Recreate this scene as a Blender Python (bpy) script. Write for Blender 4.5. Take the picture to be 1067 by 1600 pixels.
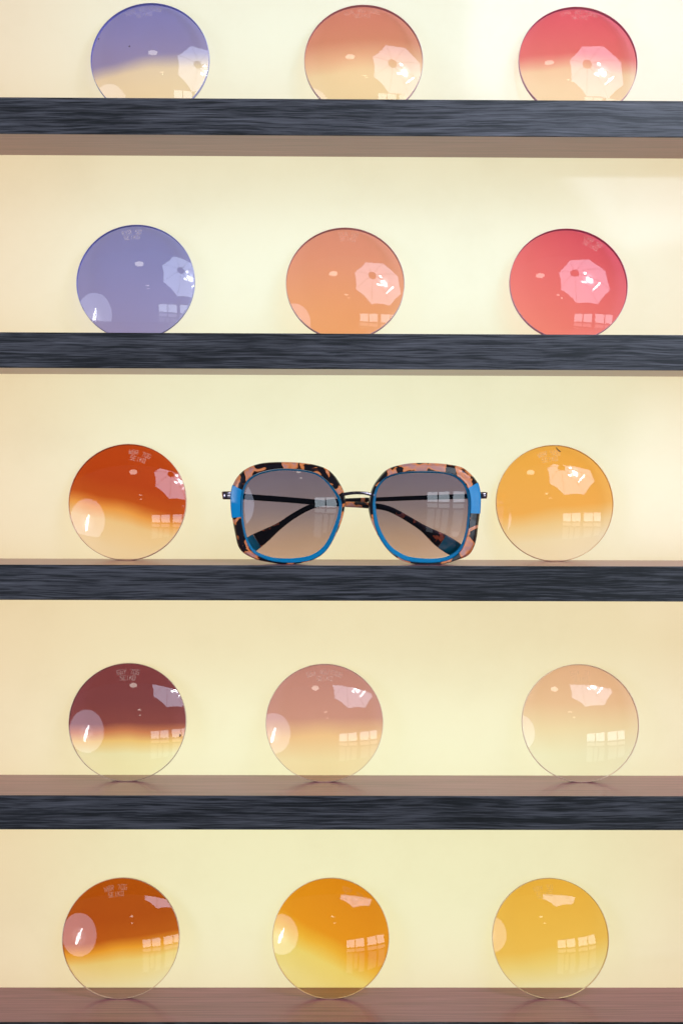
import bpy, bmesh, math, random
import numpy as np
from mathutils import Vector, Matrix

random.seed(7)
sc = bpy.context.scene
for o in list(bpy.data.objects):
    bpy.data.objects.remove(o)
C = sc.collection
R_ = math.radians

# ------------------------------------------------------------------ camera
W0, H0 = 1067.0, 1600.0
FPX = 50.0 / 36.0 * H0
PITCH, YAW, ROLL = math.atan(70.0 / FPX), -math.atan(FPX / 257000.0), 0.0034
CAM = Vector((0, -0.808, 0))
fw = Vector((-math.sin(YAW) * math.cos(PITCH), math.cos(YAW) * math.cos(PITCH), -math.sin(PITCH)))
r0 = Vector((math.cos(YAW), math.sin(YAW), 0))
u0 = r0.cross(fw)
rt = r0 * math.cos(ROLL) + u0 * math.sin(ROLL)
up = -r0 * math.sin(ROLL) + u0 * math.cos(ROLL)
cam_data = bpy.data.cameras.new('camera')
cam = bpy.data.objects.new('camera', cam_data)
C.objects.link(cam)
m = Matrix((rt, up, -fw)).transposed().to_4x4()
m.translation = CAM
cam.matrix_world = m
cam_data.sensor_fit = 'VERTICAL'
cam_data.sensor_height = 36.0
cam_data.sensor_width = 24.0
cam_data.lens = 50.0
cam_data.clip_start = 0.01
cam_data.clip_end = 50
cam_data.dof.use_dof = True
cam_data.dof.focus_distance = 0.822
cam_data.dof.aperture_fstop = 9.0
sc.camera = cam

# ------------------------------------------------------------------ world (dim room), lamps, exposure
w = bpy.data.worlds.new('World')
sc.world = w
w.use_nodes = True
bg = w.node_tree.nodes['Background']
bg.inputs[0].default_value = (0.62, 0.74, 1.0, 1)
bg.inputs[1].default_value = 0.17
sc.view_settings.view_transform = 'Standard'
sc.view_settings.look = 'None'
sc.view_settings.exposure = 0.0
sc.view_settings.gamma = 1.0
sc.view_settings.use_curve_mapping = False
sc.render.engine = 'CYCLES'
sc.cycles.use_denoising = True
sc.cycles.max_bounces = 12
sc.cycles.transparent_max_bounces = 24
sc.cycles.diffuse_bounces = 4
sc.cycles.glossy_bounces = 4
sc.cycles.sample_clamp_indirect = 8.0
sc.cycles.caustics_reflective = False
sc.cycles.caustics_refractive = False


def area(name, loc, direction, sx, sy, power, col):
    l = bpy.data.lights.new(name, 'AREA')
    l.shape = 'RECTANGLE'
    l.size, l.size_y = sx, sy
    l.energy = power
    l.color = col
    o = bpy.data.objects.new(name, l)
    o.location = loc
    o.rotation_euler = Vector(direction).to_track_quat('-Z', 'Z').to_euler()
    C.objects.link(o)
    return o


WALL_Y = 0.0555          # front face of the lit panel; the shelf fronts are at y = 0
# the shelves: height of the top and the bottom of each
SHELF = [(0.20718, 0.18697), (0.07551, 0.05564), (-0.05606, -0.07596), (-0.18808, -0.20745), (-0.31923, -0.33898)]
# lamps inside the light box: an amber wash and one paler strip behind every compartment
area('light_box_wash', (0.0, WALL_Y + 0.40, -0.06), (0, -1, 0), 1.5, 1.3, 7.35, (1.0, 0.68, 0.235))
bays = [(0.345, 0.20718, 0.95, 0.42, (0.17, 0.88, 1.0)), (0.18697, 0.07551, 0.95, 0.36, (0.17, 0.88, 0.98)),
        (0.05564, -0.05606, 0.84, 0.55, (0.17, 0.88, 0.90)), (-0.07596, -0.18808, 0.90, 0.14, (0.24, 0.86, 0.64)),
        (-0.20745, -0.31923, 0.84, 0.40, (0.26, 0.86, 0.64))]
for za, zb, pw, fr_, col in bays:
    area('light_box_strip', (0.025, WALL_Y + 0.08, zb + (za - zb) * fr_), (0, -1, 0), 0.36, 0.04, 0.064 * pw, col)


# ------------------------------------------------------------------ helpers
def at(px, py, Y):
    v = fw + rt * ((px - W0 / 2) / FPX) - up * ((py - H0 / 2) / FPX)
    return CAM + v * ((Y - CAM.y) / v.y)


def lin(c):
    return tuple(((x / 255) / 12.92 if x / 255 <= 0.04045 else ((x / 255 + 0.055) / 1.055) ** 2.4) for x in c)


def obj(name, verts, faces, mat, parent=None, smooth=True, origin=None, mats=None, fmat=None):
    me = bpy.data.meshes.new(name)
    o_ = Vector(origin) if origin is not None else Vector((0, 0, 0))
    me.from_pydata([tuple(Vector(v) - o_) for v in verts], [], faces)
    bm = bmesh.new()
    bm.from_mesh(me)
    bmesh.ops.recalc_face_normals(bm, faces=bm.faces)
    bm.to_mesh(me)
    bm.free()
    me.update()
    for mm in (mats or [mat]):
        me.materials.append(mm)
    if fmat:
        for p, k in zip(me.polygons, fmat):
            p.material_index = k
    if smooth:
        for p in me.polygons:
            p.use_smooth = True
    ob = bpy.data.objects.new(name, me)
    C.objects.link(ob)
    if parent is not None:
        ob.parent = parent
        if origin is not None:
            pw_ = Vector((0, 0, 0))
            q = parent
            while q is not None:
                pw_ = pw_ + q.location
                q = q.parent
            ob.location = o_ - pw_
    elif origin is not None:
        ob.location = o_
    return ob


def sharp(ob, deg=35):
    try:
        ob.data.set_sharp_from_angle(angle=R_(deg))
    except Exception:
        pass
    return ob


def tag(o, label, cat, group=None, kind=None):
    if label:
        o['label'] = label
    if cat:
        o['category'] = cat
    if group:
        o['group'] = group
    if kind:
        o['kind'] = kind
    return o


def empty(name, loc):
    o = bpy.data.objects.new(name, None)
    o.empty_display_size = 0.01
    o.location = loc
    C.objects.link(o)
    return o


class NT:
    def __init__(self, name):
        self.m = bpy.data.materials.new(name)
        self.m.use_nodes = True
        self.t = self.m.node_tree
        self.t.nodes.clear()
        self.out = self.t.nodes.new('ShaderNodeOutputMaterial')

    def n(self, typ, **kw):
        nd = self.t.nodes.new('ShaderNode' + typ)
        for k, v in kw.items():
            setattr(nd, k, v)
        return nd

    def l(self, a, b):
        self.t.links.new(a, b)

    def ramp(self, stops, interp='LINEAR'):
        r = self.n('ValToRGB')
        r.color_ramp.interpolation = interp
        el = r.color_ramp.elements
        while len(el) > 1:
            el.remove(el[0])
        el[0].position = stops[0][0]
        el[0].color = (*stops[0][1], 1)
        for p, c in stops[1:]:
            e = el.new(p)
            e.color = (*c, 1)
        return r


def principled(name, col, rough=0.4, metal=0.0, spec=0.5, coat=0.0):
    k = NT(name)
    p = k.n('BsdfPrincipled')
    p.inputs['Base Color'].default_value = (*col, 1)
    p.inputs['Roughness'].default_value = rough
    p.inputs['Metallic'].default_value = metal
    p.inputs['Specular IOR Level'].default_value = spec
    p.inputs['Coat Weight'].default_value = coat
    p.inputs['Coat Roughness'].default_value = 0.05
    k.l(p.outputs[0], k.out.inputs[0])
    return k.m, k, p


# ------------------------------------------------------------------ materials
def mat_panel():
    k = NT('opal_acrylic')
    tr = k.n('BsdfTranslucent')
    g = k.n('NewGeometry')
    nz = k.n('TexNoise')
    nz.inputs['Scale'].default_value = 16
    nz.inputs['Detail'].default_value = 6
    nz.inputs['Roughness'].default_value = 0.65
    k.l(g.outputs['Position'], nz.inputs['Vector'])
    sm = k.ramp([(0.3, (0.90, 0.875, 0.815)), (0.5, (0.93, 0.91, 0.86)), (0.75, (0.945, 0.93, 0.89))])
    k.l(nz.outputs['Fac'], sm.inputs[0])
    k.l(sm.outputs[0], tr.inputs[0])
    di = k.n('BsdfDiffuse')
    di.inputs[0].default_value = (0.80, 0.80, 0.80, 1)
    mx = k.n('MixShader')
    mx.inputs[0].default_value = 0.22
    k.l(tr.outputs[0], mx.inputs[1])
    k.l(di.outputs[0], mx.inputs[2])
    gl = k.n('BsdfGlossy')
    gl.inputs['Roughness'].default_value = 0.09
    fr = k.n('Fresnel')
    fr.inputs[0].default_value = 1.36
    m2 = k.n('MixShader')
    k.l(fr.outputs[0], m2.inputs[0])
    k.l(mx.outputs[0], m2.inputs[1])
    k.l(gl.outputs[0], m2.inputs[2])
    k.l(m2.outputs[0], k.out.inputs[0])
    return k.m


def mat_oak():
    """dark stained oak edge: long dark pores along x"""
    m_, k, p = principled('dark_oak_edge', (0.05, 0.055, 0.075), 0.48, spec=0.35)
    g = k.n('NewGeometry')
    wm = k.n('Mapping')
    wm.inputs['Scale'].default_value = (11, 1, 45)
    k.l(g.outputs['Position'], wm.inputs[0])
    wn_ = k.n('TexNoise')
    wn_.inputs['Scale'].default_value = 1.0
    wn_.inputs['Detail'].default_value = 2.0
    k.l(wm.outputs[0], wn_.inputs['Vector'])
    wv = k.n('CombineXYZ')
    ws = k.n('Math', operation='MULTIPLY')
    ws.inputs[1].default_value = 0.0055
    k.l(wn_.outputs['Fac'], ws.inputs[0])
    k.l(ws.outputs[0], wv.inputs['Z'])
    pos = k.n('VectorMath', operation='ADD')
    k.l(g.outputs['Position'], pos.inputs[0])
    k.l(wv.outputs[0], pos.inputs[1])
    outs = []
    for sc_, det in (((22, 1, 780), 6.0), ((60, 1, 2100), 4.0), ((5, 1, 150), 3.0)):
        mp = k.n('Mapping')
        mp.inputs['Scale'].default_value = sc_
        mp.inputs['Rotation'].default_value = (0, R_(0.5), 0)
        k.l(pos.outputs[0], mp.inputs[0])
        nz = k.n('TexNoise')
        nz.inputs['Scale'].default_value = 1.0
        nz.inputs['Detail'].default_value = det
        nz.inputs['Roughness'].default_value = 0.6
        nz.inputs['Distortion'].default_value = 0.25
        k.l(mp.outputs[0], nz.inputs['Vector'])
        outs.append(nz.outputs['Fac'])
    a = k.n('Math', operation='MULTIPLY_ADD')
    k.l(outs[0], a.inputs[0])
    a.inputs[1].default_value = 0.5
    b = k.n('Math', operation='MULTIPLY')
    k.l(outs[1], b.inputs[0])
    b.inputs[1].default_value = 0.34
    k.l(b.outputs[0], a.inputs[2])
    c = k.n('Math', operation='MULTIPLY_ADD')
    k.l(outs[2], c.inputs[0])
    c.inputs[1].default_value = 0.30
    k.l(a.outputs[0], c.inputs[2])
    rp = k.ramp([(0.50, (0.0015, 0.0018, 0.0024)), (0.54, (0.010, 0.0108, 0.013)), (0.57, (0.031, 0.0300, 0.0335)), (0.68, (0.058, 0.0565, 0.0625))])
    k.l(c.outputs[0], rp.inputs[0])
    # open pores: thin broken dark lines
    pm = k.n('Mapping')
    pm.inputs['Scale'].default_value = (26, 1, 1250)
    pm.inputs['Location'].default_value = (3.3, 0, 7.1)
    k.l(pos.outputs[0], pm.inputs[0])
    pn = k.n('TexNoise')
    pn.inputs['Scale'].default_value = 1.0
    pn.inputs['Detail'].default_value = 1.5
    k.l(pm.outputs[0], pn.inputs['Vector'])
    pr_ = k.ramp([(0.36, (0.12, 0.12, 0.12)), (0.43, (1, 1, 1)), (0.60, (1.0, 1.0, 1.0)), (0.68, (1.5, 1.5, 1.5))])
    k.l(pn.outputs['Fac'], pr_.inputs[0])
    ml = k.n('Mix')
    ml.data_type = 'RGBA'
    ml.blend_type = 'MULTIPLY'
    ml.inputs[0].default_value = 1.0
    k.l(rp.outputs[0], ml.inputs[6])
    k.l(pr_.outputs[0], ml.inputs[7])
    k.l(ml.outputs[2], p.inputs['Base Color'])
    bp = k.n('Bump')
    bp.inputs['Strength'].default_value = 0.5
    bp.inputs['Distance'].default_value = 0.0003
    k.l(c.outputs[0], bp.inputs['Height'])
    k.l(bp.outputs[0], p.inputs['Normal'])
    return m_


def mat_board():
    m_, k, p = principled('brown_board', (0.3, 0.2, 0.18), 0.28, spec=0.5)
    g = k.n('NewGeometry')
    mp = k.n('Mapping')
    mp.inputs['Scale'].default_value = (18, 700, 700)
    k.l(g.outputs['Position'], mp.inputs[0])
    nz = k.n('TexNoise')
    nz.inputs['Scale'].default_value = 1.0
    nz.inputs['Detail'].default_value = 4
    nz.inputs['Distortion'].default_value = 0.4
    k.l(mp.outputs[0], nz.inputs['Vector'])
    rp = k.ramp([(0.30, (0.175, 0.062, 0.074)), (0.5, (0.27, 0.092, 0.108)), (0.70, (0.345, 0.124, 0.142))])
    k.l(nz.outputs['Fac'], rp.inputs[0])
    k.l(rp.outputs[0], p.inputs['Base Color'])
    bp = k.n('Bump')
    bp.inputs['Strength'].default_value = 0.25
    bp.inputs['Distance'].default_value = 0.0002
    k.l(nz.outputs['Fac'], bp.inputs['Height'])
    k.l(bp.outputs[0], p.inputs['Normal'])
    return m_


PANEL = lin((240, 236, 202))
ROW_PANEL = [lin(c) for c in ((246, 244, 216), (246, 244, 215), (240, 234, 198), (243, 236, 190), (240, 233, 188))]


def mat_tint(name, stops, roll, ior=1.5, R=0.035, center=(0, 0, 0.035), refl=0.002, passes=2, panel=PANEL):
    """clear tinted glass: transmission follows a dye gradient that is part of the lens"""
    k = NT(name)
    tc = k.n('TexCoord')
    sub = k.n('VectorMath', operation='SUBTRACT')
    sub.inputs[1].default_value = center
    k.l(tc.outputs['Object'], sub.inputs[0])
    dt = k.n('VectorMath', operation='DOT_PRODUCT')
    dt.inputs[1].default_value = (math.sin(roll), 0, math.cos(roll))
    k.l(sub.outputs[0], dt.inputs[0])
    nz = k.n('TexNoise')
    nz.inputs['Scale'].default_value = 45
    nz.inputs['Detail'].default_value = 1
    k.l(tc.outputs['Object'], nz.inputs['Vector'])
    ad = k.n('Math', operation='MULTIPLY_ADD')
    k.l(nz.outputs['Fac'], ad.inputs[0])
    ad.inputs[1].default_value = 0.0035
    k.l(dt.outputs['Value'], ad.inputs[2])
    mr = k.n('MapRange')
    mr.inputs['From Min'].default_value = -R
    mr.inputs['From Max'].default_value = R
    k.l(ad.outputs[0], mr.inputs[0])
    st = []
    for t, c in stops:
        tr = [max(0.004, min(0.985, (x - refl) / q / 0.91)) ** (1.0 / passes) for x, q in zip(lin(c), panel)]
        st.append(((t + 1) / 2, tr))
    rp = k.ramp(st, 'EASE' if len(st) == 2 else 'LINEAR')
    k.l(mr.outputs[0], rp.inputs[0])
    tr = k.n('BsdfTransparent')
    k.l(rp.outputs[0], tr.inputs[0])
    gl = k.n('BsdfGlossy')
    gl.inputs['Roughness'].default_value = 0.012
    fr = k.n('Fresnel')
    fr.inputs[0].default_value = ior
    # the same reflectance from the inner side of the glass
    fb = k.n('LayerWeight')
    fb.inputs[0].default_value = 0.04
    geo = k.n('NewGeometry')
    mxf = k.n('Mix')
    mxf.data_type = 'FLOAT'
    k.l(geo.outputs['Backfacing'], mxf.inputs[0])
    k.l(fr.outputs[0], mxf.inputs[2])
    mxf.inputs[3].default_value = 0.0
    mx = k.n('MixShader')
    k.l(mxf.outputs[0], mx.inputs[0])
    k.l(tr.outputs[0], mx.inputs[1])
    k.l(gl.outputs[0], mx.inputs[2])
    k.l(mx.outputs[0], k.out.inputs[0])
    return k.m


def mat_edge(name, col):
    """ground edge of a lens: half frosted, half clear, carrying the dye colour"""
    k = NT(name)
    tl = k.n('BsdfTranslucent')
    tl.inputs[0].default_value = (*col, 1)
    di = k.n('BsdfDiffuse')
    di.inputs[0].default_value = (*col, 1)
    a = k.n('MixShader')
    a.inputs[0].default_value = 0.08
    k.l(di.outputs[0], a.inputs[1])
    k.l(tl.outputs[0], a.inputs[2])
    k.l(a.outputs[0], k.out.inputs[0])
    return k.m


def mat_engrave(a):
    k = NT('frosted_engraving')
    tr = k.n('BsdfTransparent')
    d2 = k.n('BsdfDiffuse')
    d2.inputs[0].default_value = (1.0, 0.78, 0.60, 1)
    mx = k.n('MixShader')
    mx.inputs[0].default_value = a
    k.l(tr.outputs[0], mx.inputs[1])
    k.l(d2.outputs[0], mx.inputs[2])
    k.l(mx.outputs[0], k.out.inputs[0])
    return k.m


def mat_tortoise(name, seed, dark=0.512):
    m_, k, p = principled(name, (0.3, 0.1, 0.05), 0.2, spec=0.35, coat=0.12)
    g = k.n('NewGeometry')
    mp = k.n('Mapping')
    mp.inputs['Location'].default_value = (seed, seed * 0.7, seed * 1.3)
    mp.inputs['Scale'].default_value = (112, 70, 112)
    k.l(g.outputs['Position'], mp.inputs[0])
    nz = k.n('TexNoise')
    nz.inputs['Scale'].default_value = 1.0
    nz.inputs['Detail'].default_value = 2.2
    nz.inputs['Roughness'].default_value = 0.5
    nz.inputs['Distortion'].default_value = 0.7
    k.l(mp.outputs[0], nz.inputs['Vector'])
    rp = k.ramp([(dark - 0.01, (0.006, 0.004, 0.006)), (dark + 0.010, (0.06, 0.016, 0.008)), (dark + 0.022, (0.60, 0.17, 0.04)),
                 (dark + 0.07, (0.60, 0.21, 0.095)), (dark + 0.12, (0.45, 0.19, 0.14)), (dark + 0.3, (0.32, 0.17, 0.18))])
    k.l(nz.outputs['Fac'], rp.inputs[0])
    k.l(rp.outputs[0], p.inputs['Base Color'])
    return m_


def emis(name, col, s, alpha=None):
    k = NT(name)
    e = k.n('Emission')
    e.inputs[0].default_value = (*col, 1)
    e.inputs[1].default_value = s
    if alpha is None:
        k.l(e.outputs[0], k.out.inputs[0])
    else:
        tr = k.n('BsdfTransparent')
        mx = k.n('MixShader')
        mx.inputs[0].default_value = alpha
        k.l(tr.outputs[0], mx.inputs[1])
        k.l(e.outputs[0], mx.inputs[2])
        k.l(mx.outputs[0], k.out.inputs[0])
    return k.m


M_PANEL = mat_panel()
M_OAK = mat_oak()
M_BOARD = mat_board()
M_METAL, _, _ = principled('gunmetal', (0.20, 0.17, 0.19), 0.12, metal=1.0)
M_BLACKMETAL, _, _ = principled('black_steel', (0.03, 0.03, 0.035), 0.2, metal=0.8)
M_BLUE, _, _ = principled('sky_blue_acetate', (0.001, 0.185, 0.40), 0.25, spec=0.35, coat=0.0)
M_RING, _, _ = principled('blue_ring_acetate', (0.003, 0.165, 0.33), 0.22, spec=0.4, coat=0.0)
M_TEAL, _, _ = principled('teal_acetate', (0.006, 0.24, 0.36), 0.2, spec=0.5)
M_BLACK, _, _ = principled('black_plastic', (0.02, 0.02, 0.022), 0.5)
M_DUST, _, _ = principled('dust', (0.05, 0.035, 0.04), 0.9)

# ------------------------------------------------------------------ lit panel and shelves
XL, XR = -0.62, 0.62


def box_data(x0, x1, y0, y1, z0, z1):
    v = [(x, y, z) for x in (x0, x1) for y in (y0, y1) for z in (z0, z1)]
    f = [(0, 1, 3, 2), (4, 6, 7, 5), (0, 4, 5, 1), (2, 3, 7, 6), (0, 2, 6, 4), (1, 5, 7, 3)]
    return v, f


def bevel(ob, wd, seg=2):
    bm = bmesh.new()
    bm.from_mesh(ob.data)
    bmesh.ops.bevel(bm, geom=list(bm.edges), offset=wd, segments=seg, profile=0.5, affect='EDGES')
    bm.to_mesh(ob.data)
    bm.free()
    for p in ob.data.polygons:
        p.use_smooth = False
    return ob


v = [(XL, WALL_Y, -0.46), (XR, WALL_Y, -0.46), (XR, WALL_Y, 0.42), (XL, WALL_Y, 0.42)]
panel = obj('backlit_panel', v, [(0, 1, 2, 3)], M_PANEL, smooth=False, origin=(0, WALL_Y, -0.46))
tag(panel, 'glowing cream yellow backlit wall panel behind all the shelves', 'light panel')

shelf_labels = ['topmost dark wood shelf, wide brown underside showing, below the half purple lens',
                'second dark wood shelf from the top, holding a solid purple and a solid red lens',
                'dark wood shelf under the sunglasses, with an orange lens at each end',
                'dark wood shelf carrying the burgundy lens and two pale pink and peach ones',
                'lowest shelf, brown top in view, carrying the three amber and yellow lenses']
for (za, zb), lab in zip(SHELF, shelf_labels):
    s = empty('shelf', (0, 0, zb))
    tag(s, lab, 'shelf', 'shelves across the lit panel')
    v, f = box_data(XL, XR, 0.0013, WALL_Y - 0.0002, zb, za)
    obj('board', v, f, M_BOARD, s, smooth=False, origin=(0, 0, zb))
    v, f = box_data(XL, XR, 0.0, 0.0012, zb - 0.0001, za + 0.0001)
    bevel(obj('edge_strip', v, f, M_OAK, s, smooth=False, origin=(0, 0, zb)), 0.00035)

# ------------------------------------------------------------------ tinted demonstration lenses
LD, LR, LT = 0.070, 0.0778, 0.0028
# strokes of the engraving font, on a 2 x 4 grid
FONT = {
    'S': [[(2, 4), (0, 4), (0, 2), (2, 2), (2, 0), (0, 0)]], 'E': [[(2, 4), (0, 4), (0, 0), (2, 0)], [(0, 2), (1.6, 2)]],
    'I': [[(1, 0), (1, 4)]], 'K': [[(0, 0), (0, 4)], [(2, 4), (0, 1.8)], [(0.8, 2.5), (2, 0)]],
    'O': [[(0, 0), (0, 4), (2, 4), (2, 0), (0, 0)]], 'W': [[(0, 4), (0.4, 0), (1, 2.6), (1.6, 0), (2, 4)]],
    'B': [[(0, 0), (0, 4), (1.7, 4), (1.7, 2.1), (0, 2.1)], [(1.7, 2.1), (2, 1.8), (2, 0), (0, 0)]],
    'R': [[(0, 0), (0, 4), (2, 4), (2, 2), (0, 2)], [(1, 2), (2, 0)]], 'N': [[(0, 0), (0, 4), (2, 0), (2, 4)]],
    'G': [[(2, 4), (0, 4), (0, 0), (2, 0), (2, 1.8), (1, 1.8)]], 'Y': [[(0, 4), (1, 2), (2, 4)], [(1, 2), (1, 0)]],
    'V': [[(0, 4), (1, 0), (2, 4)]], 'L': [[(0, 4), (0, 0), (2, 0)]], 'C': [[(2, 4), (0, 4), (0, 0), (2, 0)]],
    'P': [[(0, 0), (0, 4), (2, 4), (2, 2), (0, 2)]], 'D': [[(0, 0), (0, 4), (1.5, 4), (2, 3), (2, 1), (1.5, 0), (0, 0)]],
    '7': [[(0, 4), (2, 4), (0.8, 0)]], '0': [[(0, 0), (0, 4), (2, 4), (2, 0), (0, 0)]], '4': [[(1.6, 0), (1.6, 4), (0, 1.2), (2, 1.2)]],
    '5': [[(2, 4), (0, 4), (0, 2.2), (2, 2.2), (2, 0), (0, 0)]], '1': [[(0.4, 3.2), (1, 4), (1, 0)]], '/': [[(0, 0), (2, 4)]],
    '3': [[(0, 4), (2, 4), (2, 0), (0, 0)], [(0.5, 2), (2, 2)]], ' ': []}
CAPX, CAPZ = 0.00062, 0.00066


def engraving(text, roll, zc):
    """flat strokes laid on the front sphere of the lens, first line bent along the rim"""
    V, F = [], []

    def put(p):
        x, z = p
        c, s = math.cos(roll), math.sin(roll)
        X, Z = x * c + z * s, -x * s + z * c
        Y = -math.sqrt(LR * LR - X * X - Z * Z) + math.sqrt(LR * LR - (LD / 2) ** 2) - 0.00008
        V.append((X, Y, Z + zc))
        return len(V) - 1

    def line(txt, rad, arc):
        adv = 3.1 * CAPX
        tot = adv * len(txt) - 1.1 * CAPX
        for i, ch in enumerate(txt):
            x0 = -tot / 2 + i * adv
            for st in FONT[ch]:
                for (ax, az), (bx, bz) in zip(st, st[1:]):
                    P = []
                    for gx, gz in ((ax, az), (bx, bz)):
                        lx, lz = x0 + gx * CAPX, gz * CAPZ
                        if arc:
                            an = lx / rad
                            P.append(((rad + lz) * math.sin(an), (rad + lz) * math.cos(an)))
                        else:
                            P.append((lx, rad + lz))
                    d = Vector((P[1][0] - P[0][0], P[1][1] - P[0][1]))
                    if d.length < 1e-7:
                        continue
                    n_ = Vector((-d.y, d.x)).normalized() * 0.00019
                    e = d.normalized() * 0.00015
                    q = [(P[0][0] - e.x + n_.x, P[0][1] - e.y + n_.y), (P[0][0] - e.x - n_.x, P[0][1] - e.y - n_.y),
                         (P[1][0] + e.x - n_.x, P[1][1] + e.y - n_.y), (P[1][0] + e.x + n_.x, P[1][1] + e.y + n_.y)]
                    F.append([put(z_) for z_ in q])
    line(text[0], 0.0287, True)
    line(text[1], 0.0247, False)
    return V, F


def lens_mesh(name, mats):
    V, F, K = [], [], []
    N, RG = 128, 20
    zc, hr = LD / 2, LD / 2
    dep = math.sqrt(LR * LR - hr * hr)

    def cap(off, R):
        idx = []
        c = len(V)
        V.append((0, -R + dep + off, zc))
        for j in range(1, RG + 1):
            r = hr * math.sin(j / RG * math.pi / 2)
            if j == RG:
                r = hr
            row = []
            for i in range(N):
                a = 2 * math.pi * i / N
                V.append((r * math.cos(a), -math.sqrt(R * R - r * r) + dep + off, zc + r * math.sin(a)))
                row.append(len(V) - 1)
            idx.append(row)
        for i in range(N):
            F.append((c, idx[0][i], idx[0][(i + 1) % N]))
            K.append(0)
        for a_, b_ in zip(idx, idx[1:]):
            for i in range(N):
                F.append((a_[i], b_[i], b_[(i + 1) % N], a_[(i + 1) % N]))
                K.append(0)
        return idx[-1]
    a = cap(0, LR)
    b = cap(LT, LR)
    # tiny bevels keep the edge from being razor clean
    mid = []
    for ring, dy in ((a, 0.0003), (b, -0.0003)):
        row = []
        for i in ring:
            x, y, z = V[i]
            s_ = 1.0 + 0.0003 / hr
            V.append((x * s_, y + dy, zc + (z - zc) * s_))
            row.append(len(V) - 1)
        mid.append(row)
    for p_, q_ in ((a, mid[0]), (mid[0], mid[1]), (mid[1], b)):
        for i in range(N):
            F.append((p_[i], p_[(i + 1) % N], q_[(i + 1) % N], q_[i]))
            K.append(1)
    o = obj(name, V, F, None, mats=mats, fmat=K)
    return sharp(o, 50)


LENS = [
    # key, x, row, tilt, yaw, roll, engraving, gradient stops (t from -1 bottom to +1 top, sRGB), label
    ('a', 0, -107.3, 8.83, -0.59, -8, 'KVB 40/100G', [(-.22, (240, 216, 178)), (.03, (155, 146, 178)), (1, (138, 136, 184))], 'half purple half clear lens, leftmost on the topmost shelf'),
    ('b', 0, 19.6, 10.08, -0.33, -2, 'VLB 40/100G', [(-.25, (238, 212, 168)), (.0, (230, 185, 148)), (.35, (212, 145, 118)), (1, (212, 136, 118))], 'dull orange lens fading to cream, middle of the topmost shelf'),
    ('c', 0, 147.0, 11.73, -0.51, 2, 'CPR 40/100G', [(-.2, (240, 212, 172)), (.10, (220, 126, 120)), (1, (219, 104, 116))], 'half red half clear lens, rightmost on the topmost shelf'),
    ('d', 1, -115.9, 9.51, -0.09, -5, 'KVB 50', [(-1, (154, 149, 185)), (1, (139, 141, 183))], 'solid purple lens on the second shelf from the top'),
    ('e', 1, 9.1, 13.9, -0.09, 3, 'VLB 50', [(-1, (232, 166, 116)), (1, (218, 149, 126))], 'solid salmon orange lens between the purple and the red lens'),
    ('f', 1, 142.4, 13.6, 0.15, 30, 'CPR 50', [(-1, (237, 140, 124)), (.2, (225, 116, 118)), (1, (214, 94, 110))], 'solid red lens on the second shelf from the top'),
    ('g', 2, -121.0, 9.57, -0.54, 14, 'WBR 70G', [(-.8, (234, 210, 168)), (-.36, (234, 200, 145)), (-.16, (226, 160, 78)), (.04, (186, 86, 30)), (.35, (180, 72, 27)), (1, (182, 72, 28))], 'dark rust brown gradient lens left of the sunglasses'),
    ('h', 2, 135.4, 8.23, -1.13, -7, 'WBR 50G', [(-.6, (238, 214, 176)), (-.32, (236, 200, 145)), (-.05, (234, 172, 88)), (1, (234, 168, 76))], 'light orange gradient lens right of the sunglasses'),
    ('i', 3, -120.9, 12.49, -0.10, 0, 'GGY 70G', [(-.5, (241, 226, 172)), (-.28, (236, 196, 120)), (-.13, (200, 130, 88)), (.02, (138, 77, 72)), (.4, (129, 71, 72)), (1, (129, 69, 72))], 'dark burgundy gradient lens on the shelf below the sunglasses'),
    ('j', 3, -2.4, 13.4, 0.28, 0, 'GGY 40/100G', [(-.6, (240, 212, 158)), (-.2, (234, 192, 136)), (.12, (200, 148, 126)), (1, (192, 140, 126))], 'dusty pink gradient lens right of the burgundy one'),
    ('k', 3, 151.7, 13.1, -0.56, 0, 'GGY 30', [(-.5, (242, 226, 178)), (-.05, (238, 213, 162)), (.4, (228, 192, 146)), (1, (225, 185, 143))], 'nearly clear pale peach lens with a thin brown rim'),
    ('l', 4, -124.8, 13.2, 0.85, -7, 'NBR 70G', [(-.75, (240, 222, 170)), (-.32, (240, 206, 125)), (-.12, (226, 160, 50)), (.06, (182, 94, 24)), (.4, (174, 84, 20)), (1, (176, 86, 20))], 'dark amber brown gradient lens, leftmost on the lowest shelf'),
    ('m', 4, 1.7, 13.2, -0.37, 27, 'NDY 70G', [(-.8, (240, 214, 135)), (-.35, (240, 208, 115)), (-.12, (234, 178, 60)), (.1, (222, 148, 32)), (1, (214, 136, 28))], 'bright orange yellow lens with a slanting gradient, middle of the lowest shelf'),
    ('n', 4, 134.8, 13.2, -0.22, -8, 'NDY 50', [(-.7, (240, 222, 168)), (-.35, (238, 206, 120)), (-.08, (234, 187, 84)), (1, (228, 176, 68))], 'golden yellow gradient lens, rightmost on the lowest shelf'),
]
faint = {'k': 0.07, 'a': 0.13, 'b': 0.11, 'c': 0.11, 'e': 0.12, 'n': 0.12, 'm': 0.10, 'h': 0.16, 'f': 0.14}
M_ENG = {}
lenses = {}
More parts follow.
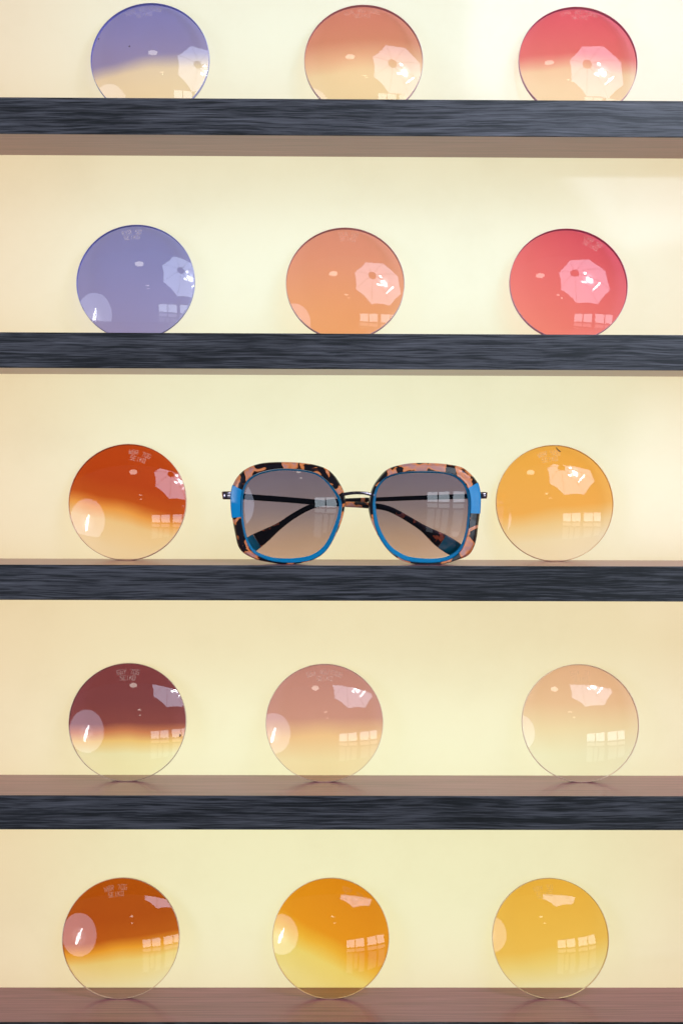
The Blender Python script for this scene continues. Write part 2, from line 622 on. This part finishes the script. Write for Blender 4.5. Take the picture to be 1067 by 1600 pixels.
for key, row, X, tilt, yaw, roll, txt, stops, lab in LENS:
    tm = mat_tint('tinted_glass', stops, R_(roll), panel=ROW_PANEL[row])
    ec = [max(0.03, (x / q) * 0.8) for x, q in zip(lin(stops[-1][1]), PANEL)]
    if row >= 3 or key in 'gh':
        ec = [min(0.9, 0.45 * e + 0.50 * q) for e, q in zip(ec, (1, 0.86, 0.66))]
    else:
        ec = [0.45 * e + 0.28 for e in ec]
    o = lens_mesh('tinted_lens', [tm, mat_edge('ground_edge', ec)])
    t = R_(tilt)
    yb = min(0.0412, WALL_Y - 0.0018 - LT - LD * math.sin(t) + 0.001)
    o.rotation_euler = (-t, 0, R_(yaw))
    o.location = (X / 1000, yb, SHELF[row][0] + 0.0004)
    tag(o, lab, 'lens', 'tinted demonstration lenses on the shelves')
    al = faint.get(key, 0.24)
    if al not in M_ENG:
        M_ENG[al] = mat_engrave(al)
    V, F = engraving((txt, 'SEIKO'), R_(roll), LD / 2)
    obj('engraving', V, F, M_ENG[al], o, smooth=False)
    lenses[key] = o


def speck(key, pts):
    """dust and lint lying on the front of a lens; coordinates in mm from the lens centre"""
    for path, rad in pts:
        V, F = [], []
        for (x, z) in path:
            X, Z = x / 1000, z / 1000
            Y = -math.sqrt(LR * LR - X * X - Z * Z) + math.sqrt(LR * LR - (LD / 2) ** 2) - rad * 0.6
            b_ = len(V)
            for i in range(6):
                a = i * math.pi / 3
                V.append((X + rad * math.cos(a) * 1.2, Y + rad * 0.5 * math.sin(a * 2), Z + LD / 2 + rad * math.sin(a)))
            if b_:
                for i in range(6):
                    F.append((b_ - 6 + i, b_ - 6 + (i + 1) % 6, b_ + (i + 1) % 6, b_ + i))
        n0 = len(V)
        F.append(tuple(range(6)))
        F.append(tuple(range(n0 - 6, n0)))
        obj('dust_speck', V, F, M_DUST, lenses[key])


speck('a', [([(-11.2, 4.2), (-11.0, 4.5)], 0.00035), ([(-30.6, 11.7), (-30.3, 11.9)], 0.0003)])
speck('h', [([(1.2, 33.4), (1.9, 32.3), (2.2, 31.9), (3.4, 30.9)], 0.0003)])
speck('i', [([(31.9, -8.6), (32.2, -8.0), (32.0, -7.6)], 0.00035)])

# ------------------------------------------------------------------ sunglasses
SGY = 0.012
SGZ = SHELF[2][0]
sg = empty('sunglasses', (at(554, 880, SGY).x, SGY, SGZ))
tag(sg, 'oversized square sunglasses with tortoiseshell rims and blue corner blocks on the middle shelf', 'sunglasses')
XC = at(556, 800, SGY).x


def wrap(x):
    return 0.75 * (x - XC) ** 2


def contour(pts, scale, ox, oy, N=144, ctr=None):
    P = [at(ox + x * scale, oy + y * scale, SGY) for x, y in pts]
    P = np.array([(p.x, p.z) for p in P])
    Q = []
    for i in range(len(P)):
        p0, p1, p2, p3 = P[i - 1], P[i], P[(i + 1) % len(P)], P[(i + 2) % len(P)]
        for t_ in np.arange(8) / 8.0:
            Q.append(0.5 * ((2 * p1) + (-p0 + p2) * t_ + (2 * p0 - 5 * p1 + 4 * p2 - p3) * t_ ** 2 + (-p0 + 3 * p1 - 3 * p2 + p3) * t_ ** 3))
    P = np.array(Q)
    c = P.mean(axis=0) if ctr is None else ctr
    a = np.arctan2(P[:, 1] - c[1], P[:, 0] - c[0])
    r = np.hypot(P[:, 0] - c[0], P[:, 1] - c[1])
    k = np.argsort(a)
    a, r = a[k], r[k]
    ae = np.concatenate([a - 2 * np.pi, a, a + 2 * np.pi])
    re = np.concatenate([r, r, r])
    M = 720
    g = -np.pi + 2 * np.pi * np.arange(M) / M
    rr = np.interp(g, ae, re)
    ker = np.exp(-0.5 * (np.arange(-30, 31) / 3.5) ** 2)
    ker /= ker.sum()
    rr = np.convolve(np.concatenate([rr[-30:], rr, rr[:30]]), ker, 'valid')
    idx = (np.arange(N) * M) // N
    return c, g[idx], rr[idx]


L_OUT = [(300, 122), (400, 108), (520, 106), (640, 112), (740, 128), (830, 160), (890, 215), (935, 285), (960, 340), (968, 400), (960, 480), (935, 570), (900, 650), (850, 740), (800, 800), (740, 840), (650, 870), (560, 881), (480, 881), (390, 868), (300, 850), (220, 815), (170, 775), (145, 720), (128, 640), (110, 540), (99, 440), (101, 340), (115, 275), (150, 215), (210, 160)]
L_IN = [(420, 178), (520, 172), (640, 180), (740, 203), (810, 250), (860, 308), (905, 378), (919, 430), (905, 520), (870, 620), (830, 705), (780, 768), (700, 815), (600, 834), (500, 838), (400, 828), (300, 792), (250, 742), (215, 660), (196, 560), (190, 460), (192, 380), (205, 310), (240, 250), (310, 205)]
R_OUT = [(540, 108), (640, 112), (740, 125), (810, 145), (870, 195), (910, 245), (925, 290), (933, 340), (933, 400), (929, 480), (918, 560), (905, 660), (880, 735), (840, 785), (760, 815), (690, 838), (600, 848), (520, 850), (430, 838), (350, 812), (280, 762), (230, 705), (190, 640), (150, 560), (125, 480), (118, 420), (128, 350), (150, 280), (190, 220), (240, 165), (300, 135), (400, 113), (470, 108)]
R_IN = [(520, 182), (620, 185), (700, 195), (750, 215), (790, 245), (820, 285), (838, 340), (845, 420), (838, 520), (825, 610), (795, 700), (750, 757), (680, 792), (590, 803), (500, 800), (410, 787), (340, 755), (280, 710), (230, 640), (195, 560), (178, 480), (170, 400), (178, 330), (200, 275), (240, 230), (290, 205), (360, 190), (440, 183)]


def sub(name, V, F, mat, parent, smooth=True, ang=32):
    o = obj(name, V, F, mat, parent, smooth, origin=(sg.location if parent is sg else None))
    if parent is not sg:
        # vertices are world coordinates; bring them into the parent's space
        for v_ in o.data.vertices:
            v_.co = v_.co - Vector(sg.location)
        o.data.update()
    return sharp(o, ang)


def rim(side, out, inn, sc_, ox, oy, zlo, zhi, seed, lens_n):
    c, ga, gr = contour(out, sc_, ox, oy)
    _, _, ir = contour(inn, sc_, ox, oy, ctr=c)
    N = len(ga)
    cs, sn = np.cos(ga), np.sin(ga)
    # width of the blue bevel ring: thicker along the lower inner side
    thick = 0.0012 + 0.0017 * np.clip(-sn * 0.75 - cs * side * 0.55, 0, 1)
    qr = ir + thick
    def pt(r, i, y):
        x, z = c[0] + r * cs[i], c[1] + r * sn[i]
        return (x, SGY + wrap(x) + y, z)
    inl = []
    for i in range(N):
        z = c[1] + gr[i] * sn[i]
        inl.append((cs[i] * side > 0.3) and zlo < z < zhi)

    def loft(prof, sel, mat, name, parent, grow=0.0):
        V, F = [], []
        K = len(prof)
        rows = [i for i in range(N)]
        mp = {}
        for i in rows:
            for k_, (s_, y_) in enumerate(prof):
                rr = gr[i] + grow + (qr[i] - gr[i] - grow) * s_
                mp[(i, k_)] = len(V)
                V.append(pt(rr, i, y_))
        used = [i for i in range(N) if sel(i)]
        for i in used:
            j = (i + 1) % N
            for k_ in range(K):
                l_ = (k_ + 1) % K
                F.append((mp[(i, k_)], mp[(j, k_)], mp[(j, l_)], mp[(i, l_)]))
        # close the cut ends
        for i in range(N):
            if sel(i) and not sel((i - 1) % N):
                F.append([mp[(i, k_)] for k_ in range(K)])
            if sel(i) and not sel((i + 1) % N):
                F.append([mp[((i + 1) % N, k_)] for k_ in range(K)])
        # drop unused vertices
        us = sorted({q for f_ in F for q in f_})
        rm = {q: n_ for n_, q in enumerate(us)}
        return sub(name, [V[q] for q in us], [[rm[q] for q in f_] for f_ in F], mat, parent)
    prof = [(0.0, 0.0024), (0.0, 0.0002), (0.05, -0.0004), (0.26, -0.0021), (0.34, -0.0024), (0.95, -0.0024), (1.0, -0.0020), (1.0, 0.0024)]
    rm_ = loft(prof, lambda i: not inl[i], mat_tortoise('tortoiseshell', seed), 'rim', sg)
    pb = [(0.0, 0.0024), (0.0, -0.0018), (0.05, -0.0024), (0.10, -0.0026), (0.95, -0.0026), (1.0, -0.0022), (1.0, 0.0024)]
    loft(pb, lambda i: inl[i], M_BLUE, 'corner_block', rm_, grow=0.00015)
    # blue bevel ring
    V, F = [], []
    pr = [(1.0, 0.0022), (0.97, -0.0017), (0.80, -0.0019), (0.15, -0.0003), (0.0, 0.0002), (0.0, 0.0030)]
    for i in range(N):
        for s_, y_ in pr:
            V.append(pt(ir[i] + (thick[i] - 0.00006) * s_, i, y_))
    K = len(pr)
    for i in range(N):
        j = (i + 1) % N
        for k_ in range(K):
            l_ = (k_ + 1) % K
            F.append((i * K + k_, j * K + k_, j * K + l_, i * K + l_))
    sub('inner_ring', V, F, M_RING, rm_)
    # lens: two shells of a shallow sphere cut by the rim
    LRR = 0.095
    cc = Vector((c[0], SGY + wrap(c[0]) - 0.0018, c[1]))
    S = cc - Vector(lens_n).normalized() * LRR
    V, F = [], []
    RG = 16

    def shell(off):
        c0 = len(V)
        def yy(x, z):
            return S.y - math.sqrt(LRR * LRR - (x - S.x) ** 2 - (z - S.z) ** 2) + off
        V.append((c[0], yy(c[0], c[1]), c[1]))
        for j_ in range(1, RG + 1):
            for i in range(N):
                r = (ir[i] - 0.00003) * j_ / RG
                x, z = c[0] + r * cs[i], c[1] + r * sn[i]
                V.append((x, yy(x, z), z))
        for i in range(N):
            F.append((c0, c0 + 1 + i, c0 + 1 + (i + 1) % N))
        for j_ in range(RG - 1):
            for i in range(N):
                a_ = c0 + 1 + j_ * N
                F.append((a_ + i, a_ + N + i, a_ + N + (i + 1) % N, a_ + (i + 1) % N))
        return c0 + 1 + (RG - 1) * N
    a0 = shell(0)
    b0 = shell(0.0016)
    for i in range(N):
        F.append((a0 + i, b0 + i, b0 + (i + 1) % N, a0 + (i + 1) % N))
    cz = c[1] - SGZ
    tm = mat_tint('smoke_gradient_glass', [(-1, (196, 168, 140)), (-.5, (174, 147, 126)), (.15, (126, 112, 112)), (1, (104, 94, 104))], 0.0,
                  R=0.029, center=(0, 0, cz), refl=0.006)
    sub('lens', V, F, tm, sg, ang=60)
    return rm_


zl = [at(345, 700 + y * .2062, SGY).z for y in (512, 268)]
zr = [at(750, 700 + y * .2156, SGY).z for y in (486, 262)]
def nrm(p, y):
    return (math.sin(R_(y)) * math.cos(R_(p)), -math.cos(R_(p)) * math.cos(R_(y)), math.sin(R_(p)))
riml = rim(-1, L_OUT, L_IN, .2062, 340, 700, zl[0], zl[1], 3.17, nrm(-3.0, -2.5))
rimr = rim(1, R_OUT, R_IN, .2156, 550, 700, zr[0], zr[1], 8.63, nrm(-4.3, 5.0))


def sweep(path, name, mat, parent, n=10, power=3.0):
    """path: (px, py, y offset, half height mm, half thickness mm); a rounded bar along it"""
    P = [at(p[0], p[1], SGY + p[2] / 1000) for p in path]
    A = np.array([(*p, q[3], q[4]) for p, q in zip(P, path)])
    # resample with Catmull-Rom
    out = []
    for i in range(len(A) - 1):
        p0, p1, p2, p3 = A[max(i - 1, 0)], A[i], A[i + 1], A[min(i + 2, len(A) - 1)]
        for s_ in range(6):
            t_ = s_ / 6
            out.append(0.5 * ((2 * p1) + (-p0 + p2) * t_ + (2 * p0 - 5 * p1 + 4 * p2 - p3) * t_ ** 2 + (-p0 + 3 * p1 - 3 * p2 + p3) * t_ ** 3))
    out.append(A[-1])
    V, F = [], []
    K = 16
    for i, q in enumerate(out):
        a_, b_ = out[max(i - 1, 0)], out[min(i + 1, len(out) - 1)]
        d = Vector(b_[:3]) - Vector(a_[:3])
        d.y *= 0.3
        d.normalize()
        hv = Vector((-d.z, 0, d.x)).normalized()
        tv = Vector((0, 1, 0))
        for k_ in range(K):
            an = 2 * math.pi * k_ / K
            ca, sa = math.cos(an), math.sin(an)
            e = 2.0 / power
            sx = math.copysign(abs(ca) ** e, ca)
            sy = math.copysign(abs(sa) ** e, sa)
            V.append(Vector(q[:3]) + hv * (sx * q[3] / 1000) + tv * (sy * q[4] / 1000))
    n_ = len(out)
    for i in range(n_ - 1):
        for k_ in range(K):
            F.append((i * K + k_, i * K + (k_ + 1) % K, (i + 1) * K + (k_ + 1) % K, (i + 1) * K + k_))
    F.append(list(range(K)))
    F.append(list(range((n_ - 1) * K, n_ * K)))
    return sub(name, V, F, mat, parent, ang=40)


M_TT = mat_tortoise('tortoiseshell_temple', 5.2, 0.53)
# bridge and the metal end pieces that carry the hinges
sweep([(535, 773, -.6, .95, 1.0), (541, 771.6, -1.0, .95, 1.0), (551, 770.3, -1.6, .9, 1.0), (560, 770, -1.8, .9, 1.0), (570, 770.6, -1.6, .9, 1.0), (578, 772.3, -1.0, .95, 1.0), (585, 774.5, -.6, .95, 1.0)], 'bridge', M_METAL, sg, power=2.2)
sweep([(347.5, 774, 7.0, 1.9, 1.6), (348.5, 774, 4.6, 2.3, 1.9), (354, 774, 3.6, 2.4, 2.0), (363, 774, 3.6, 2.3, 1.2)], 'end_piece', M_METAL, riml)
sweep([(760.5, 774, 6.0, 1.7, 1.6), (759.5, 774, 4.2, 1.9, 1.9), (754, 774, 3.6, 2.0, 2.0), (745, 774, 3.6, 1.9, 1.2)], 'end_piece', M_METAL, rimr)
# the temple hinged at the left, its tip showing behind the right lens
t1 = sweep([(350, 774, 7.5, 1.7, .7), (380, 776, 8.0, 1.75, .7), (450, 781, 8.6, 1.7, .7), (520, 787, 9.2, 1.55, .7), (548, 788.6, 9.4, 1.2, .6)], 'temple', M_BLACKMETAL, sg)
sweep([(540, 788, 9.4, 1.6, 1.1), (565, 789, 9.6, 1.75, 1.2), (592, 791.5, 9.9, 1.7, 1.3), (612, 797, 10.2, 1.65, 1.4), (636, 810, 10.6, 1.7, 1.5), (660, 825, 11, 2.1, 1.5), (680, 839, 11.3, 3.8, 1.5), (690, 845.5, 11.4, 4.5, 1.5)], 'temple_tip', M_TT, t1)
sweep([(690.3, 845.7, 11.4, 4.5, 1.5), (702, 853, 11.6, 4.7, 1.5), (714, 860, 11.8, 4.3, 1.45), (719, 863, 11.9, 3.2, 1.3)], 'end_cap', M_TEAL, t1)
# the temple hinged at the right, its tip showing behind the left lens
t2 = sweep([(757, 774, 8.5, 1.5, .7), (725, 775.5, 11, 1.45, .7), (650, 778, 14, 1.35, .7), (600, 780, 15.6, 1.3, .7), (568, 781, 16.4, 1.1, .6)], 'temple', M_BLACKMETAL, sg)
sweep([(575, 781, 16.4, 1.4, 1.1), (548, 782.5, 17, 1.6, 1.2), (515, 785, 17.6, 1.8, 1.3), (490, 790, 18, 1.65, 1.4), (462, 804, 18.5, 1.7, 1.5), (436, 822, 19, 2.1, 1.5), (414, 837, 19.3, 3.8, 1.5), (402, 844.5, 19.5, 4.6, 1.5)], 'temple_tip', M_TT, t2)
sweep([(401.7, 844.7, 19.5, 4.6, 1.5), (393, 850.5, 19.8, 4.8, 1.5), (387, 855, 20, 4.3, 1.45), (384.5, 857, 20.1, 3.2, 1.3)], 'end_cap', M_TEAL, t2)

# ------------------------------------------------------------------ the lamps and the window that the lenses mirror
# an octagonal shoot-through umbrella up to the right, between the shelves and the photographer
HUB = Vector((0.287, -0.429, 0.509))
RC = Vector((0.415, -0.506, 0.524))
AX = Vector((0.385, -0.894, 0.219)).normalized()
e1 = AX.cross(Vector((0, 0, 1))).normalized()
e2 = e1.cross(AX)
um = empty('studio_umbrella', RC)
tag(um, 'white octagonal studio umbrella mirrored in the lenses, lit by a bulb cluster', 'umbrella lamp')
RAD, PH = 0.325, 2.0
M_FAB = emis('lit_umbrella_fabric', (0.68, 0.78, 1.0), 13.5, 0.62)
ring8 = [RC + RAD * (math.cos(PH + k * math.pi / 4) * e1 + math.sin(PH + k * math.pi / 4) * e2) for k in range(8)]
V, F = [], []
T_ = 10
for k in range(8):
    a_, b_ = ring8[k], ring8[(k + 1) % 8]
    base = len(V)
    for s in range(T_ + 1):
        f_ = s / T_
        for q in range(5):
            e = a_.lerp(b_, q / 4)
            sag = -0.02 * math.sin(math.pi * q / 4) * f_ if s else 0
            p = HUB.lerp(e, 0.10 + 0.90 * f_) - AX * 0.06 * math.sin(math.pi * f_) * 0.7
            p = p + (RC - e).normalized() * (-sag * 0.6)
            V.append(p)
    for s in range(T_):
        for q in range(4):
            i = base + s * 5 + q
            F.append((i, i + 1, i + 6, i + 5))
obj('canopy', V, F, M_FAB, um, origin=RC)


def tube(name, pts, rad, mat, parent, origin, n=8):
    V, F = [], []
    for i, p in enumerate(pts):
        d = (Vector(pts[min(i + 1, len(pts) - 1)]) - Vector(pts[max(i - 1, 0)])).normalized()
        a_ = d.orthogonal().normalized()
        b_ = d.cross(a_)
        for k in range(n):
            V.append(Vector(p) + rad * (math.cos(2 * math.pi * k / n) * a_ + math.sin(2 * math.pi * k / n) * b_))
    for i in range(len(pts) - 1):
        for k in range(n):
            F.append((i * n + k, i * n + (k + 1) % n, (i + 1) * n + (k + 1) % n, (i + 1) * n + k))
    F.append(list(range(n)))
    F.append(list(range((len(pts) - 1) * n, len(pts) * n)))
    return obj(name, V, F, mat, parent, origin=origin)


def disc(name, c, nrm_, rad, thick, mat, parent=None, n=32, origin=None):
    nn = Vector(nrm_).normalized()
    return tube(name, [Vector(c) - nn * thick / 2, Vector(c) + nn * thick / 2], rad, mat, parent, origin, n)


M_RIB = emis('umbrella_rib', (0.6, 0.7, 0.95), 4.2)
for k in range(8):
    p0, p1 = HUB, ring8[k]
    pts = []
    for s in range(7):
        f_ = s / 6
        pts.append(p0.lerp(p1, f_) - AX * (0.06 * 0.7 * math.sin(math.pi * f_) + 0.004))
    tube('rib', pts, 0.0032, M_RIB, um, RC, 6)
disc('hub_cap', HUB - AX * 0.012, AX, 0.042, 0.006, M_BLACK, um, origin=RC)
M_BULB = emis('flash_bulb', (0.88, 0.94, 1.0), 130)
def spindle(name, c_, d_, r0_, r1_, r2_, mat, parent, origin, n=12):
    """a rounded glowing bulb: radius r0_ at one end, r1_ in the middle, r2_ at the other"""
    d_ = Vector(d_)
    a_ = d_.orthogonal().normalized()
    b_ = d_.cross(a_).normalized()
    V, F = [], []
    M = 14
    for i in range(M + 1):
        t_ = i / M
        rr = (1 - t_) ** 2 * r0_ + 2 * t_ * (1 - t_) * (2 * r1_ - 0.5 * (r0_ + r2_)) + t_ ** 2 * r2_
        rr = max(0.0006, rr * (1 - (2 * t_ - 1) ** 6) ** 0.5)
        for k in range(n):
            V.append(c_ + d_ * (t_ - 0.5) + rr * (math.cos(2 * math.pi * k / n) * a_ + math.sin(2 * math.pi * k / n) * b_))
    for i in range(M):
        for k in range(n):
            F.append((i * n + k, i * n + (k + 1) % n, (i + 1) * n + (k + 1) % n, (i + 1) * n + k))
    F.append(list(range(n)))
    F.append(list(range(M * n, (M + 1) * n)))
    return obj(name, V, F, mat, parent, origin=origin)


for (a_, b_, ln, an, r0_, r1_, r2_) in ((0.085, -0.055, 0.085, 0.9, 0.02, 0.030, 0.022), (0.055, 0.03, 0.034, 0.2, 0.012, 0.015, 0.012),
                                        (0.02, -0.075, 0.05, 0.3, 0.010, 0.014, 0.008), (0.15, -0.125, 0.15, -0.7, 0.010, 0.009, 0.003)):  # the last, long spindle is a streak of light given shape, not a bulb
    c_ = RC.lerp(HUB, 0.45) + e1 * (-a_) + e2 * b_
    spindle('bulb', c_, (e1 * math.cos(an) + e2 * math.sin(an)) * ln, r0_, r1_, r2_, M_BULB, um, RC)

# a round reflector lamp level with the shelves on the left
UC = Vector((-1.228, -1.042, -0.07))
ud = (Vector((0, 0, -0.07)) - UC).normalized()
rl = empty('reflector_lamp', UC)
tag(rl, 'round white reflector lamp with a slim tube, mirrored left in the lenses', 'reflector lamp')
g1 = ud.cross(Vector((0, 0, 1))).normalized()
g2 = g1.cross(ud)
V, F = [UC - ud * 0.16], []
for j in range(1, 9):
    r = 0.50 * j / 8
    for k in range(48):
        V.append(UC - ud * 0.16 * (1 - (j / 8) ** 2) + r * (math.cos(k / 48 * 2 * math.pi) * g1 + math.sin(k / 48 * 2 * math.pi) * g2))
for k in range(48):
    F.append((0, 1 + k, 1 + (k + 1) % 48))
for j in range(7):
    for k in range(48):
        F.append((1 + j * 48 + k, 1 + j * 48 + (k + 1) % 48, 49 + j * 48 + (k + 1) % 48, 49 + j * 48 + k))
obj('dish', V, F, emis('lit_reflector', (0.68, 0.76, 1.0), 5.2), rl, origin=UC)
sd = (g2 * 0.97 - g1 * -0.25)
sd.normalize()
q0 = UC - ud * 0.02 - g2 * 0.06
spindle('flash_tube', q0 + sd * 0.02, sd * 0.42, 0.035, 0.042, 0.008, emis('flash_tube_glow', (0.9, 0.94, 1.0), 40), rl, UC)

# glowing shells added round the tube and the main bulb imitate a soft halo
def globe(name, c_, rad, mat, parent, origin):
    V, F = [], []
    for i in range(13):
        for k in range(24):
            a_, b_ = math.pi * i / 12, 2 * math.pi * k / 24
            V.append(Vector(c_) + rad * Vector((math.sin(a_) * math.cos(b_), math.sin(a_) * math.sin(b_), math.cos(a_))))
    for i in range(12):
        for k in range(24):
            F.append((i * 24 + k, i * 24 + (k + 1) % 24, (i + 1) * 24 + (k + 1) % 24, (i + 1) * 24 + k))
    return obj(name, V, F, mat, parent, origin=origin)


M_GLOW = emis('glow_shell', (0.80, 0.86, 1.0), 16, 0.055)
for rad in (0.08, 0.12, 0.165, 0.21):
    globe('glow_shell', q0 + sd * 0.01 - ud * 0.03, rad, M_GLOW, rl, UC)
M_GLOW2 = emis('bulb_glow_shell', (0.80, 0.86, 1.0), 40, 0.09)  # shells added as a halo, not a part of the umbrella
for rad in (0.042, 0.056, 0.072):
    globe('glow_shell', RC.lerp(HUB, 0.3) + e1 * (-0.075) + e2 * (-0.04), rad, M_GLOW2, um, RC)

# ceiling lamps
M_DOWN = emis('downlight_glow', (1.0, 0.95, 0.84), 9)
for (x, y, z, r) in ((-0.178, -0.788, 0.795, 0.072), (0.053, -1.958, 0.80, 0.06), (0.20, -3.2, 1.05, 0.07)):
    c_ = Vector((x, y, z))
    cl = empty('ceiling_lamp', c_)
    tag(cl, 'small round ceiling lamp mirrored as a bright dot in the lenses', 'ceiling lamp', 'ceiling lamps')
    disc('diffuser', c_, (0, 0, 1), r, 0.006, M_DOWN, cl, origin=c_)
    disc('housing', c_ + Vector((0, 0, 0.02)), (0, 0, 1), r * 1.15, 0.03, M_BLACK, cl, origin=c_)

# the shop window far behind on the right
WC = Vector((2.42, -3.86, -0.13))
wd_ = (Vector((0, -0.4, 0)) - WC)
wd_.z = 0
wd_.normalize()
wx = Vector((0, 0, 1)).cross(wd_).normalized()
wn = empty('shop_window', WC)
tag(wn, 'tall divided shop window mirrored on the right of the lenses', 'window')
M_SKYP = emis('window_daylight', (0.78, 0.89, 1.0), 8.0)
M_LOWP = emis('window_street', (0.80, 0.90, 1.0), 1.5)
M_MID = emis('window_street_bright', (0.84, 0.92, 1.0), 3.0)
cols = [(-1.50, -0.92), (-0.84, -0.14), (0.10, 0.76), (0.84, 1.50)]
rows = [(0.42, -0.16, M_SKYP), (-0.26, -0.50, M_MID)]


def pane(x0, x1, z1, z0, mat, dep=0.0):
    V = [WC + wx * a_ + Vector((0, 0, b_)) + wd_ * dep for a_, b_ in ((x0, z0), (x1, z0), (x1, z1), (x0, z1))]
    obj('pane', V, [(0, 1, 2, 3)], mat, wn, smooth=False, origin=WC)


for x0, x1 in cols:
    for z1, z0, mt in rows:
        pane(x0, x1, z1, z0, mt)
for x0, x1, z1, z0, mt in ((-1.5, -0.98, -0.6, -2.3, M_LOWP), (-0.84, -0.2, -0.6, -2.3, M_LOWP), (0.1, 0.5, -0.6, -2.1, M_LOWP), (0.62, 0.9, -0.6, -1.8, M_LOWP), (1.0, 1.5, -0.6, -2.2, M_LOWP),
                           (-1.45, -1.0, -1.9, -2.25, M_MID), (-0.8, -0.3, -1.95, -2.28, M_MID)):
    pane(x0, x1, z1, z0, mt, 0.01 if mt is M_MID else 0.0)
